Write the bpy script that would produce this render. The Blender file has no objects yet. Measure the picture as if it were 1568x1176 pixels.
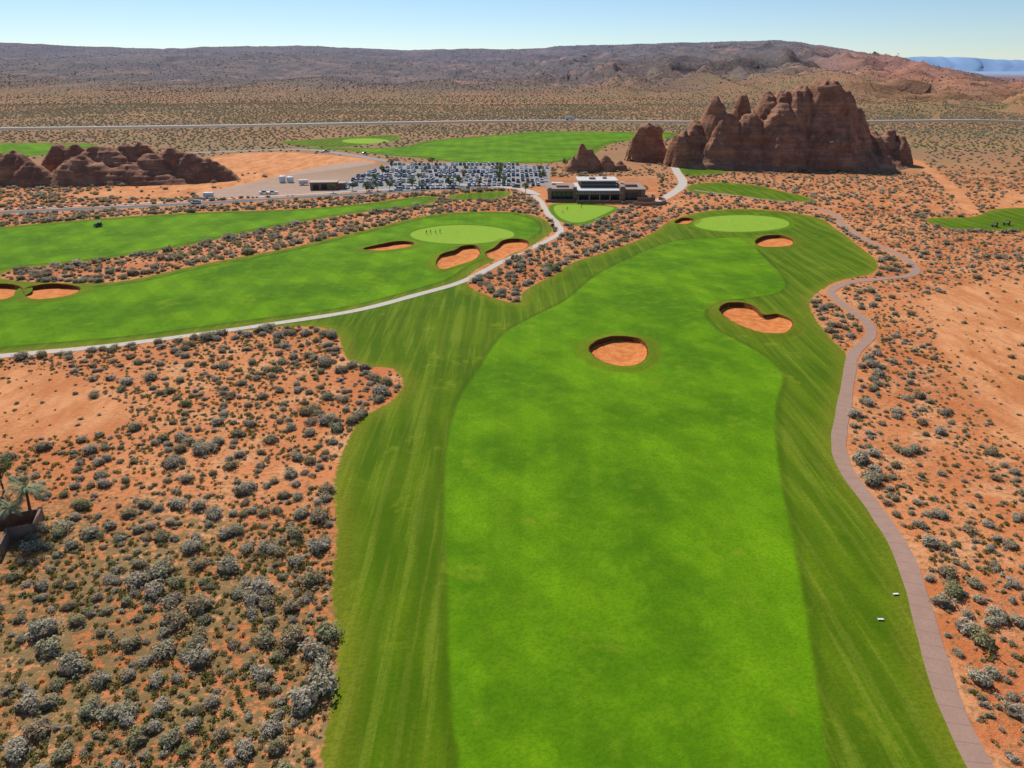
import bpy, bmesh, math, random
import numpy as np
from mathutils import Vector, Matrix
random.seed(4); RS=np.random.RandomState(7)
scn=bpy.context.scene
COL=scn.collection
# ------------------------------------------------------------------ survey
CH=60.0; F=1099.0; P=math.atan((588-105)/F); SP,CP=math.sin(P),math.cos(P)
def G(u,v):
    dx=(u-784)/F; dy=(v-588)/F
    t=CH/(SP+dy*CP)
    return (dx*t,(CP-dy*SP)*t)
def zat(v,y):
    dy=(v-588)/F
    return CH-y*(SP+dy*CP)/(CP-dy*SP)
def xat(u,y,z=0):
    return (u-784)/F*(y*CP+(CH-z)*SP)
def GW(l): return np.array([G(*p) for p in l])
def catmull(P_,closed=True,n=5):
    P_=np.asarray(P_,float); N=len(P_); out=[]
    rng=range(N) if closed else range(N-1)
    for i in rng:
        if closed: a,b,c,d=P_[i-1],P_[i],P_[(i+1)%N],P_[(i+2)%N]
        else: a,b,c,d=P_[max(i-1,0)],P_[i],P_[i+1],P_[min(i+2,N-1)]
        for k in range(n):
            t=k/n
            out.append(0.5*((2*b)+(-a+c)*t+(2*a-5*b+4*c-d)*t*t+(-a+3*b-3*c+d)*t**3))
    if not closed: out.append(P_[-1])
    return np.array(out)
def vnoise(x,y,s=0):
    x=np.asarray(x,float);y=np.asarray(y,float)
    ix=np.floor(x);iy=np.floor(y);fx=x-ix;fy=y-iy
    fx=fx*fx*(3-2*fx);fy=fy*fy*(3-2*fy)
    def h(a,b):
        q=np.sin(a*127.1+b*311.7+s*74.7)*43758.5453
        return q-np.floor(q)
    return (h(ix,iy)*(1-fx)+h(ix+1,iy)*fx)*(1-fy)+(h(ix,iy+1)*(1-fx)+h(ix+1,iy+1)*fx)*fy
def fbm(x,y,s=0,o=4):
    a=.5;r=0;n=0
    for i in range(o):
        r=r+a*vnoise(x*2**i,y*2**i,s+i*3.1);n+=a;a*=.5
    return r/n
def sstep(a,b,x):
    t=np.clip((x-a)/(b-a),0,1);return t*t*(3-2*t)
def poly_sd(X,Y,poly,cap=15.):
    out=np.full(X.shape,cap)
    mn=poly.min(0)-cap;mx=poly.max(0)+cap
    m=(X>mn[0])&(X<mx[0])&(Y>mn[1])&(Y<mx[1])
    if not m.any(): return out
    x=X[m];y=Y[m];d=np.full(x.shape,1e9);ins=np.zeros(x.shape,bool)
    N=len(poly)
    for i in range(N):
        a=poly[i];b=poly[(i+1)%N];e=b-a;L=e@e+1e-9
        t=np.clip(((x-a[0])*e[0]+(y-a[1])*e[1])/L,0,1)
        d=np.minimum(d,(x-a[0]-t*e[0])**2+(y-a[1]-t*e[1])**2)
        if a[1]!=b[1]:
            c=((a[1]>y)!=(b[1]>y))&(x<(e[0])*(y-a[1])/(e[1])+a[0]); ins^=c
    d=np.sqrt(d);d[ins]*=-1
    out[m]=np.clip(d,-40,cap); return out
def line_d(X,Y,pl,cap=20.):
    out=np.full(X.shape,cap)
    mn=pl.min(0)-cap;mx=pl.max(0)+cap
    m=(X>mn[0])&(X<mx[0])&(Y>mn[1])&(Y<mx[1])
    if not m.any(): return out
    x=X[m];y=Y[m];d=np.full(x.shape,1e9)
    for i in range(len(pl)-1):
        a=pl[i];b=pl[i+1];e=b-a;L=e@e+1e-9
        t=np.clip(((x-a[0])*e[0]+(y-a[1])*e[1])/L,0,1)
        d=np.minimum(d,(x-a[0]-t*e[0])**2+(y-a[1]-t*e[1])**2)
    out[m]=np.minimum(np.sqrt(d),cap);return out
# ------------------------------------------------------------------ plan
A=[(470,1290),(490,1176),(505,1080),(517,1000),(508,900),(516,820),(512,740),(530,680),(555,640),(600,614),(617,588),(600,566),(560,562),(530,548),(520,520),(500,504),(440,501),(340,508),(300,510),
   (350,497),(520,474),(640,444),(705,426),(722,440),(760,456),(795,462),(802,445),(850,420),(880,400),(940,380),(1000,355),(1030,337),(1090,322),(1170,321),(1250,333),(1280,350),(1310,375),(1342,402),(1335,420),(1280,432),(1242,460),(1250,490),(1275,520),(1297,545),(1294,600),(1280,660),(1290,712),(1330,770),(1372,830),(1397,910),(1422,1000),(1452,1090),(1500,1185),(1560,1290)]
B=[(-160,560),(0,541),(200,522),(350,502),(520,480),(640,450),(705,429),(740,408),(800,385),(836,362),(846,348),(830,334),(790,325),(720,324),(650,330),(560,350),(440,381),(300,409),(180,432),(80,434),(20,430),(0,424),(25,412),(130,400),(300,375),(430,345),(560,325),(650,314),(672,303),(640,301),(560,311),(450,320),(300,325),(150,335),(0,348),(-160,356)]
C2=[(685,300),(720,295),(780,293),(770,303),(735,306),(695,306)]
PG=[(842,314),(880,311),(935,315),(946,322),(900,343),(868,342),(846,330)]
R1=[(1040,252),(1080,249),(1112,254),(1118,262),(1090,268),(1046,268)]
R2=[(1055,284),(1100,279),(1160,284),(1190,291),(1245,304),(1235,309),(1170,306),(1120,298),(1062,296)]
R3=[(1420,334),(1490,331),(1520,321),(1568,318),(1660,316),(1660,352),(1568,354),(1500,352),(1440,346)]
D=[(455,226),(600,226),(660,215),(760,207),(830,202),(960,202),(1030,203),(1035,210),(960,216),(930,223),(905,238),(850,249),(780,250),(700,249),(640,242),(590,238),(530,231)]
E=[(428,218),(500,212),(600,207),(612,214),(560,221),(520,226),(470,224)]
Fp=[(-120,218),(0,219),(90,219),(150,221),(120,230),(60,238),(0,240),(-120,242)]
TURF=[catmull(GW(p)) for p in (A,B,C2,PG,R1,R2,R3,D,E,Fp)]
FA=[(690,1290),(703,1176),(690,1090),(684,900),(680,750),(685,680),(700,620),(730,570),(770,512),(810,487),(870,457),(915,420),(990,382),(1040,366),(1100,364),(1150,366),(1160,385),(1190,415),(1202,435),(1190,450),(1150,458),(1105,463),(1078,482),(1098,508),(1140,530),(1180,555),(1199,580),(1190,610),(1187,650),(1195,730),(1215,830),(1236,950),(1252,1060),(1272,1176),(1300,1290)]
FAIR=catmull(GW(FA))
def ell(u,v,ru,rv,n=28): return GW([(u+ru*math.cos(a),v+rv*math.sin(a)) for a in np.linspace(0,2*math.pi,n,endpoint=False)])
GREEN=[ell(708,359,80,15),ell(1135,343,74,13),catmull(GW([(850,315),(880,313),(930,316),(938,321),(898,338),(870,338),(852,328)])),ell(560,216,36,4)]
BUNK=[[(902,537),(912,525),(935,518),(960,518),(982,523),(991,537),(988,552),(968,562),(940,561),(915,551)],
 [(1101,478),(1112,468),(1135,467),(1155,473),(1168,485),(1190,484),(1210,492),(1212,503),(1200,512),(1172,513),(1145,507),(1115,493)],
 [(1157,371),(1170,364),(1195,363),(1213,370),(1209,378),(1180,380),(1162,378)],
 [(556,384),(580,377),(610,371),(632,373),(627,380),(590,386)],
 [(668,406),(676,393),(697,386),(708,379),(728,378),(735,388),(728,399),(703,407),(678,413)],
 [(742,391),(758,381),(770,370),(790,367),(808,371),(806,381),(785,390),(760,400)],
 [(-60,448),(-30,440),(5,437),(30,441),(34,449),(15,458),(0,461),(-50,462)],[(38,446),(60,439),(90,437),(122,443),(114,453),(75,460),(45,459)],
 [(1033,342),(1045,335),(1062,337),(1052,344)]]
BUNKW=[catmull(GW(b),n=8) for b in BUNK]
BARE=[catmull(GW(p)) for p in ([(1425,455),(1500,434),(1568,428),(1700,425),(1850,620),(1640,700),(1540,660),(1478,590),(1440,530)],
 [(-60,575),(60,570),(130,590),(200,630),(160,660),(60,670),(-60,680)],
 [(120,300),(200,285),(330,262),(330,240),(430,233),(560,243),(560,252),(420,272),(300,300)],
 [(1530,312),(1560,300),(1600,300),(1600,316),(1540,318)])]
GRAV=catmull(GW([(300,301),(400,276),(480,257),(560,247),(610,262),(560,290),(440,300)]))
LITT=catmull(GW([(-200,800),(100,790),(330,800),(500,830),(520,1000),(500,1100),(470,1300),(-300,1300)]))
P1=catmull(GW([(-160,566),(0,545),(180,527),(350,505),(520,481),(640,450),(720,426),(790,391),(838,369),(858,354),(852,340),(838,326),(828,308),(815,298)]),False,8)
P2=catmull(GW([(1570,1290),(1503,1176),(1456,1080),(1427,990),(1402,905),(1378,840),(1337,775),(1297,720),(1284,678),(1293,620),(1301,570),(1308,540),(1334,512),(1325,490),(1290,466),(1272,446),(1300,433),(1350,428),(1395,423),(1400,410),(1370,390),(1325,368),(1292,345),(1276,328),(1240,316),(1150,303),(1060,291)]),False,8)
P3=catmull(GW([(1028,243),(1036,262),(1046,280),(1030,296),(1000,310),(955,312)]),False,8)
RD=catmull(GW([(-300,346),(0,326),(150,319),(300,312),(450,303),(600,294),(700,288),(760,284)]),False,8)
RD2=catmull(GW([(250,236),(330,233),(460,229),(540,238),(600,248),(640,254)]),False,8)
RD3=catmull(GW([(755,284),(800,290),(822,300)]),False,8)
HW=catmull(GW([(-500,204),(0,199),(300,195),(600,190),(860,187),(1100,188),(1568,185),(2100,183)]),False,8)
TR=catmull(GW([(1400,245),(1435,270),(1468,300),(1488,325)]),False,6)
LOT=GW([(500,292),(560,264),(600,251),(700,249),(842,254),(842,284),(760,289),(640,292)])
# ------------------------------------------------------------------ terrain height
SKU=[-600,0,120,250,400,480,620,740,800,870,960,1060,1150,1190,1240,1300,1370,1420,1500,1568,1700,2200]
SKV=[66,65,70,75,70,70,77,74,75,70,68,65,62,61,68,78,88,98,115,130,140,150]
RY =[5200,5200,5200,5200,5200,5200,5400,5400,5200,5000,4800,4600,4300,4200,3900,3600,3300,3000,2700,2500,2400,2400]
AZ=[(u-784)*CP/F for u in SKU]
HR=[zat(v,r) for v,r in zip(SKV,RY)]
def hfun(X,Y):
    X=np.asarray(X,float);Y=np.asarray(Y,float)
    near=(fbm(X/50,Y/50,1,2)-.5)*1.6*(1-sstep(300,345,Y))
    mid=(fbm(X/400,Y/400,5,3)-.5)*9*sstep(560,1500,Y)
    Ys=np.maximum(Y,1.);az=X/Ys
    H=np.interp(az,AZ,HR);R=np.interp(az,AZ,RY)
    y0=R*.34
    s=np.clip((Y-y0)/(R-y0),0,1)
    ramp=s**1.25
    back=1-.9*sstep(0,1,(Y-R)/2600)
    mid_=np.sin(s*math.pi)
    g=np.abs(fbm(X/210,Y/520,9,5)-.5)*2
    right=sstep(-.15,.25,az)
    gul=-g*(34+50*right)*mid_**.8*(H>60)-g*16*(H<=60)*mid_
    led=(sstep(.50,.52,fbm(X/420,Y/300,14,5))*20+sstep(.56,.58,fbm(X/170,Y/200,17,4))*16)*right*sstep(.08,.25,s)*(1-sstep(.75,.98,s))
    roll=(fbm(X/900,Y/600,33,4)-.5)*70*sstep(.15,.5,s)*(1-sstep(.8,1,s))
    rock=(np.abs(fbm(X/60,Y/90,23,4)-.5)*-30)*sstep(.33,.5,az)*sstep(.1,.3,s)*(Y<R+1500)
    far=H*ramp*np.where(Y>R,back,1)+gul+led+roll+rock+(fbm(X/70,Y/110,21,3)-.5)*12*sstep(.3,.6,s)*(Y<R+2500)
    return near+mid*(1-sstep(6000,9000,Y))+np.where(Y>y0,far,0)
def turf_sd(X,Y):
    r=np.full(X.shape,15.)
    for p in TURF: r=np.minimum(r,poly_sd(X,Y,p))
    return r
def bunk_sd(X,Y):
    r=np.full(X.shape,15.)
    for p in BUNKW: r=np.minimum(r,poly_sd(X,Y,p))
    return r
def attrs(X,Y):
    X=X.ravel();Y=Y.ravel()
    t=turf_sd(X,Y)
    f=poly_sd(X,Y,FAIR)
    for k,o_ in ((1,5),(7,8),(9,5)): f=np.minimum(f,np.maximum(poly_sd(X,Y,TURF[k])+o_,-40))
    g=np.full(X.shape,15.)
    for p in GREEN: g=np.minimum(g,poly_sd(X,Y,p))
    b=np.full(X.shape,15.)
    for p in BARE: b=np.minimum(b,poly_sd(X,Y,p))
    b=np.minimum(b,line_d(X,Y,TR)-3)
    return dict(turf=t,fair=f,green=g,bare=b,gravel=poly_sd(X,Y,GRAV),litter=poly_sd(X,Y,LITT,25.),
                fringe=bunk_sd(X,Y))
# ------------------------------------------------------------------ material DSL
class M:
    def __init__(s,name,rough=.9,spec=.15):
        s.m=bpy.data.materials.new(name);s.m.use_nodes=True;s.t=s.m.node_tree;s.n=s.t.nodes
        s.b=s.n['Principled BSDF'];s.b.inputs['Roughness'].default_value=rough
        s.b.inputs['Specular IOR Level'].default_value=spec
        s._p=None
    def new(s,ty): return s.n.new(ty)
    def link(s,a,b): s.t.links.new(a,b)
    def put(s,sock,v):
        if hasattr(v,'is_output') : s.link(v,sock)
        elif isinstance(v,(tuple,list)):
            sock.default_value=tuple(v)+((1,) if len(v)==3 and len(sock.default_value)==4 else ())
        else: sock.default_value=v
    def pos(s):
        if not s._p: s._p=s.new('ShaderNodeNewGeometry').outputs['Position']
        return s._p
    def obj(s): return s.new('ShaderNodeTexCoord').outputs['Object']
    def noise(s,sc,det=3,vec=None,r=.55,stretch=None):
        n=s.new('ShaderNodeTexNoise');n.inputs['Scale'].default_value=sc;n.inputs['Detail'].default_value=det;n.inputs['Roughness'].default_value=r
        v=vec or s.pos()
        if stretch:
            mp=s.new('ShaderNodeMapping');mp.inputs['Scale'].default_value=stretch[:3]
            if len(stretch)>3: mp.inputs['Rotation'].default_value=(0,0,stretch[3])
            s.link(v,mp.inputs[0]);v=mp.outputs[0]
        s.link(v,n.inputs['Vector']);return n.outputs['Fac']
    def vor(s,sc,vec=None):
        n=s.new('ShaderNodeTexVoronoi');n.inputs['Scale'].default_value=sc;s.link(vec or s.pos(),n.inputs['Vector']);return n.outputs['Distance']
    def mth(s,op,a,b=0.,c=0.):
        n=s.new('ShaderNodeMath');n.operation=op;s.put(n.inputs[0],a);s.put(n.inputs[1],b);s.put(n.inputs[2],c);return n.outputs[0]
    def rng(s,v,a,b,c=0.,d=1.):
        n=s.new('ShaderNodeMapRange');n.interpolation_type='SMOOTHSTEP' if (c,d)==(0.,1.) else 'LINEAR'
        if a>b and n.interpolation_type=='SMOOTHSTEP':
            a,b=b,a;s.put(n.inputs[0],v);n.inputs[1].default_value=a;n.inputs[2].default_value=b
            return s.mth('SUBTRACT',1.,n.outputs[0])
        s.put(n.inputs[0],v);n.inputs[1].default_value=a;n.inputs[2].default_value=b;n.inputs[3].default_value=c;n.inputs[4].default_value=d
        return n.outputs[0]
    def mix(s,f,a,b,mode='MIX'):
        n=s.new('ShaderNodeMix');n.data_type='RGBA';n.blend_type=mode
        s.put(n.inputs[0],f);s.put(n.inputs[6],a);s.put(n.inputs[7],b);return n.outputs[2]
    def attr(s,nm):
        n=s.new('ShaderNodeAttribute');n.attribute_name=nm;return n.outputs['Fac']
    def sep(s,v):
        n=s.new('ShaderNodeSeparateXYZ');s.link(v,n.inputs[0]);return n.outputs
    def ramp(s,f,stops,const=False):
        n=s.new('ShaderNodeValToRGB');n.color_ramp.interpolation='CONSTANT' if const else 'LINEAR'
        e=n.color_ramp.elements
        while len(e)<len(stops): e.new(.5)
        for k,(p,c) in enumerate(stops): e[k].position=p;e[k].color=tuple(c)+(1,)
        s.link(f,n.inputs[0]);return n.outputs[0]
    def rnd(s): return s.new('ShaderNodeObjectInfo').outputs['Random']
    def bump(s,h,st=.4,dist=.1):
        n=s.new('ShaderNodeBump');n.inputs['Strength'].default_value=st;n.inputs['Distance'].default_value=dist
        s.link(h,n.inputs['Height']);s.link(n.outputs[0],s.b.inputs['Normal'])
    def col(s,c): s.put(s.b.inputs['Base Color'],c);return s
    def translucent(s,c,f):
        t=s.new('ShaderNodeBsdfTranslucent');s.put(t.inputs[0],c);mx=s.new('ShaderNodeMixShader');mx.inputs[0].default_value=f
        s.link(s.b.outputs[0],mx.inputs[1]);s.link(t.outputs[0],mx.inputs[2]);s.link(mx.outputs[0],s.n['Material Output'].inputs[0])
def flat(name,c,rough=.7,var=.15,sc=2.,spec=.2,metal=0):
    m=M(name,rough,spec);n=m.noise(sc,4)
    m.col(m.mix(n,tuple(x*(1-var) for x in c),tuple(min(1,x*(1+var)) for x in c)))
    m.b.inputs['Metallic'].default_value=metal
    return m.m
# ground materials (same fields, split so each face evaluates only what it needs)
def plain(m,X,Y):
    pl=m.mix(m.rng(m.noise(.006,5),.35,.65),(.35,.185,.095),(.27,.185,.090))
    pl=m.mix(m.mth('MULTIPLY',m.rng(m.noise(.0022,4,stretch=(.35,1,1,.1)),.56,.68),.55),pl,(.32,.27,.08))
    pl=m.mix(m.mth('MULTIPLY',m.rng(m.noise(.004,5,stretch=(.4,1.6,1,.0)),.5,.62),.5),pl,(.45,.21,.10))
    sp=m.rng(m.vor(.33),.45,.25)
    return m.mix(m.mth('MULTIPLY',sp,m.rng(Y,500,900,0,.6)),pl,(.12,.10,.06))
def desert(m,X,Y):
    big=m.noise(.025,3);med=m.noise(.12,4);fin=m.noise(1.1,5,r=.65);vf=m.noise(5,2)
    d=m.mix(m.rng(big,.35,.65),(.56,.175,.060),(.67,.26,.105))
    d=m.mix(m.mth('MULTIPLY',m.rng(med,.47,.68),.55),d,(.80,.42,.21))
    d=m.mix(m.mth('MULTIPLY',m.rng(fin,.5,.70),.6),d,(.36,.125,.05))
    d=m.mix(m.mth('MULTIPLY',m.rng(vf,.52,.7),.4),d,(.22,.12,.06))
    lm=m.rng(m.attr('litter'),16,-10)
    lit=m.mth('MULTIPLY',m.rng(m.mth('ADD',fin,m.mth('ADD',m.mth('MULTIPLY',lm,.12),m.mth('MULTIPLY',m.mth('SUBTRACT',med,.5),.25))),.52,.62),m.mth('ADD',.5,m.mth('MULTIPLY',lm,.40)))
    d=m.mix(lit,d,m.mix(m.noise(.7,2),(.17,.12,.045),(.27,.20,.09)))
    bm=m.rng(m.mth('ADD',m.attr('bare'),m.mth('MULTIPLY',m.mth('SUBTRACT',med,.5),22)),5,-5)
    bs=m.mix(m.rng(m.noise(.15,6,r=.72,stretch=(1,.35,1,.5)),.35,.65),(.54,.20,.07),(.76,.36,.16))
    bs=m.mix(m.mth('MULTIPLY',m.rng(m.noise(.5,5,r=.7,stretch=(1,.3,1,.9)),.52,.66),.45),bs,(.42,.15,.06))
    d=m.mix(m.mth('MULTIPLY',bm,.85),d,bs)
    d=m.mix(m.rng(m.attr('gravel'),1,-1.5),d,m.mix(med,(.40,.26,.19),(.52,.37,.29)))
    d=m.mix(m.mth('MULTIPLY',m.rng(Y,350,600),m.rng(m.attr('bare'),-2,5)),d,plain(m,X,Y))
    return d,fin,vf
def turfc(m,X,Y):
    tn=m.rng(m.noise(.04,5,r=.62),.36,.64);tf=m.noise(2.2,4,r=.75);tm=m.noise(.35,4)
    wob=m.mth('MULTIPLY',m.noise(.03,1),9)
    wav=m.mth('SINE',m.mth('ADD',m.mth('MULTIPLY',X,1.15),m.mth('ADD',wob,m.mth('MULTIPLY',Y,.06))))
    streak=m.noise(.5,4,r=.65,stretch=(1.5,.045,1,.03))
    rough=m.mix(tn,(.078,.150,.003),(.122,.200,.005))
    rough=m.mix(m.mth('MULTIPLY',m.rng(streak,.47,.60),.6),rough,(.20,.25,.020))
    rough=m.mix(m.rng(wav,-.4,.4,0,.34),rough,(.042,.095,.002))
    rough=m.mix(m.mth('MULTIPLY',m.rng(m.attr('turf'),-5,0),.5),rough,(.25,.225,.02))
    fw=m.mix(tn,(.080,.200,.003),(.160,.335,.004))
    fw=m.mix(m.mth('MULTIPLY',m.rng(tm,.45,.7),.30),fw,(.215,.37,.012))
    wav2=m.mth('SINE',m.mth('ADD',m.mth('MULTIPLY',m.mth('ADD',X,m.mth('MULTIPLY',Y,.75)),.55),m.mth('MULTIPLY',m.noise(.02,1),5)))
    fw=m.mix(m.mth('MULTIPLY',m.rng(wav2,-.25,.25),.16),fw,(.05,.14,.002))
    wav3=m.mth('SINE',m.mth('ADD',m.mth('MULTIPLY',X,.62),m.mth('MULTIPLY',m.noise(.02,1),4)))
    fw=m.mix(m.mth('MULTIPLY',m.rng(wav3,-.25,.25),.16),fw,(.05,.13,.002))
    fmask=m.rng(m.mth('ADD',m.attr('fair'),m.mth('MULTIPLY',m.mth('SUBTRACT',tm,.5),1.)),.45,-.45)
    turf=m.mix(fmask,rough,fw)
    edge=m.mth('MULTIPLY',m.rng(m.mth('ABSOLUTE',m.mth('SUBTRACT',m.attr('fair'),.5)),1.1,.1),.38)
    turf=m.mix(edge,turf,(.045,.095,.002))
    turf=m.mix(m.rng(m.attr('green'),2.6,2.2),turf,(.11,.22,.005))
    turf=m.mix(m.rng(m.attr('green'),.2,-.2),turf,m.mix(tm,(.26,.42,.035),(.30,.46,.045)))
    fr=m.mth('MULTIPLY',m.rng(m.mth('ADD',m.attr('fringe'),m.mth('MULTIPLY',m.mth('SUBTRACT',tm,.5),3)),4.2,2.6),.55)
    turf=m.mix(fr,turf,(.17,.19,.010))
    turf=m.mix(m.mth('MULTIPLY',m.rng(tf,.38,.66),.34),turf,(.040,.085,.002))
    worn=m.mth('MULTIPLY',m.rng(m.noise(.09,6,r=.72),.57,.70),.45)
    return m.mix(worn,turf,(.25,.30,.018)),tf
def gmat(kind):
    m=M('ground_'+kind,.97,.06);X,Y,Z=m.sep(m.pos())
    if kind=='far':
        d=plain(m,X,Y)
        sp2=m.rng(m.vor(.08),.45,.15);d=m.mix(m.mth('MULTIPLY',sp2,m.rng(Y,1000,2200,0,.35)),d,(.12,.10,.075))
        hl=m.mix(m.rng(m.noise(.0035,7,r=.65),.4,.62),(.140,.112,.105),(.225,.165,.135))
        ex=m.mth('MULTIPLY',m.rng(m.noise(.0042,7,r=.62,stretch=(.6,1.5,1,0)),.56,.62),m.rng(X,-1500,1300,.3,.9))
        hl=m.mix(ex,hl,(.47,.25,.17))
        hl=m.mix(m.mth('MULTIPLY',m.rng(m.noise(.03,5,stretch=(1,.35,1,0)),.46,.58),.65),hl,(.095,.085,.09))
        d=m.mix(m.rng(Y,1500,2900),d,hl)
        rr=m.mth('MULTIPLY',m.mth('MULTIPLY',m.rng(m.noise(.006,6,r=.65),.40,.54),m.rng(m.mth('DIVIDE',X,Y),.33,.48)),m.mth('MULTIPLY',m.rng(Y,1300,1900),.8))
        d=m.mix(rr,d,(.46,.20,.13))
        d=m.mix(m.rng(Y,2000,5200,0,.45),d,(.19,.21,.31))  # painted haze: hill colour drifts to blue-grey with world distance
        d=m.mix(m.rng(Y,5600,9500),d,(.27,.37,.54))  # heavier painted haze on the ground beyond the ridge
        m.col(d);m.bump(m.noise(.03,6,r=.7),.7,9);return m.m
    if kind=='desert':
        d,fin,vf=desert(m,X,Y);m.col(d);m.bump(m.mth('ADD',fin,m.mth('MULTIPLY',vf,.3)),.6,.5);return m.m
    if kind=='turf':
        t,tf=turfc(m,X,Y);m.col(t);m.bump(tf,.35,.25);return m.m
    d,fin,vf=desert(m,X,Y);t,tf=turfc(m,X,Y)
    tmask=m.rng(m.mth('ADD',m.attr('turf'),m.mth('MULTIPLY',m.mth('SUBTRACT',m.noise(.9,4,r=.7),.5),2.8)),.3,-.3)
    m.col(m.mix(tmask,d,t));m.bump(fin,.4,.4);return m.m
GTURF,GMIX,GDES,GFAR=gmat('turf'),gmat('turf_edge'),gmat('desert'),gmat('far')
def rock_mat():
    m=M('red_sandstone',.95,.1)
    n=m.noise(.12,7,r=.65)
    c=m.mix(m.rng(n,.35,.65),(.30,.140,.088),(.50,.255,.150))
    st=m.noise(1.,4,stretch=(.02,.02,.55))
    c=m.mix(m.mth('MULTIPLY',m.rng(st,.45,.6),.4),c,(.25,.115,.075))
    c=m.mix(m.mth('MULTIPLY',m.rng(m.noise(.6,5),.5,.7),.5),c,(.18,.10,.07))
    m.col(c);m.bump(m.mth('ADD',m.noise(.5,6,r=.7),m.mth('MULTIPLY',st,.6)),.9,1.5);return m.m
ROCK=rock_mat()
# ------------------------------------------------------------------ mesh helper
def mk(name,V,Fc,mats=(),mi=None,smooth=False,parent=None,link=True):
    me=bpy.data.meshes.new(name)
    me.from_pydata([tuple(map(float,v)) for v in V],[],[tuple(map(int,f)) for f in Fc])
    for m in mats: me.materials.append(m)
    if mi is not None: me.polygons.foreach_set('material_index',np.asarray(mi,np.int32))
    if smooth: me.polygons.foreach_set('use_smooth',np.ones(len(me.polygons),bool))
    me.update()
    o=bpy.data.objects.new(name,me)
    if link: COL.objects.link(o)
    if parent: o.parent=parent
    return o
def fgrid(name,Xs,Ys,Z,mats,X2=None,Y2=None,mi=None):
    ny,nx=Z.shape
    if X2 is None: X2,Y2=np.meshgrid(Xs,Ys)
    V=np.stack([X2.ravel(),Y2.ravel(),Z.ravel()],1).astype(np.float32)
    i=np.arange(nx-1)[None,:]+np.arange(ny-1)[:,None]*nx;i=i.ravel()
    Q=np.stack([i,i+1,i+nx+1,i+nx],1).astype(np.int32)
    me=bpy.data.meshes.new(name)
    me.vertices.add(len(V));me.vertices.foreach_set('co',V.ravel())
    me.loops.add(Q.size);me.loops.foreach_set('vertex_index',Q.ravel())
    me.polygons.add(len(Q));me.polygons.foreach_set('loop_start',np.arange(0,Q.size,4,dtype=np.int32))
    me.polygons.foreach_set('use_smooth',np.ones(len(Q),bool))
    for m in mats: me.materials.append(m)
    if mi is not None: me.polygons.foreach_set('material_index',mi(Q).astype(np.int32))
    me.update(calc_edges=True)
    o=bpy.data.objects.new(name,me);COL.objects.link(o);return o
def addattr(o,d):
    for k,v in d.items():
        a=o.data.attributes.new(k,'FLOAT','POINT');a.data.foreach_set('value',np.asarray(v,np.float32))
# ground sheet
def grow(s,step,cap,end,g):
    r=[];x=s
    while x<end: x+=step;r.append(x);step=min(step*g,cap)
    return r
c=list(np.arange(-190,150.1,1.0))
xs=np.array([-v for v in grow(190,1.,26,4600,1.03)[::-1]]+c+grow(150,1.,26,4600,1.03))
xs=np.concatenate([[-26000,-16000,-10000,-7000],xs,[7000,10000,16000,26000]])
ys=list(np.arange(-300,20,12.))+list(np.arange(20,200,.85))+list(np.arange(200,450,1.25))
ys=np.array(ys+grow(ys[-1],1.3,26,7600,1.016)+[8400,9500,11000,13000,16000,20000,26000])
XX,YY=np.meshgrid(xs,ys)
ZZ=hfun(XX,YY)
bs=bunk_sd(XX.ravel(),YY.ravel()).reshape(XX.shape)
ZZ=np.where(bs<0,ZZ-4,ZZ)
at=attrs(XX,YY);yr=YY.ravel()
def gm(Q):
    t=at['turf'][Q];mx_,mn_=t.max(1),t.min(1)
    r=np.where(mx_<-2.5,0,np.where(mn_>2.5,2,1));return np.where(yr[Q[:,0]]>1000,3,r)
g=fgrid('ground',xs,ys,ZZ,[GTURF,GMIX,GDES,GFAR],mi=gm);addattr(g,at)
print('ground verts',XX.size)
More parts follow.
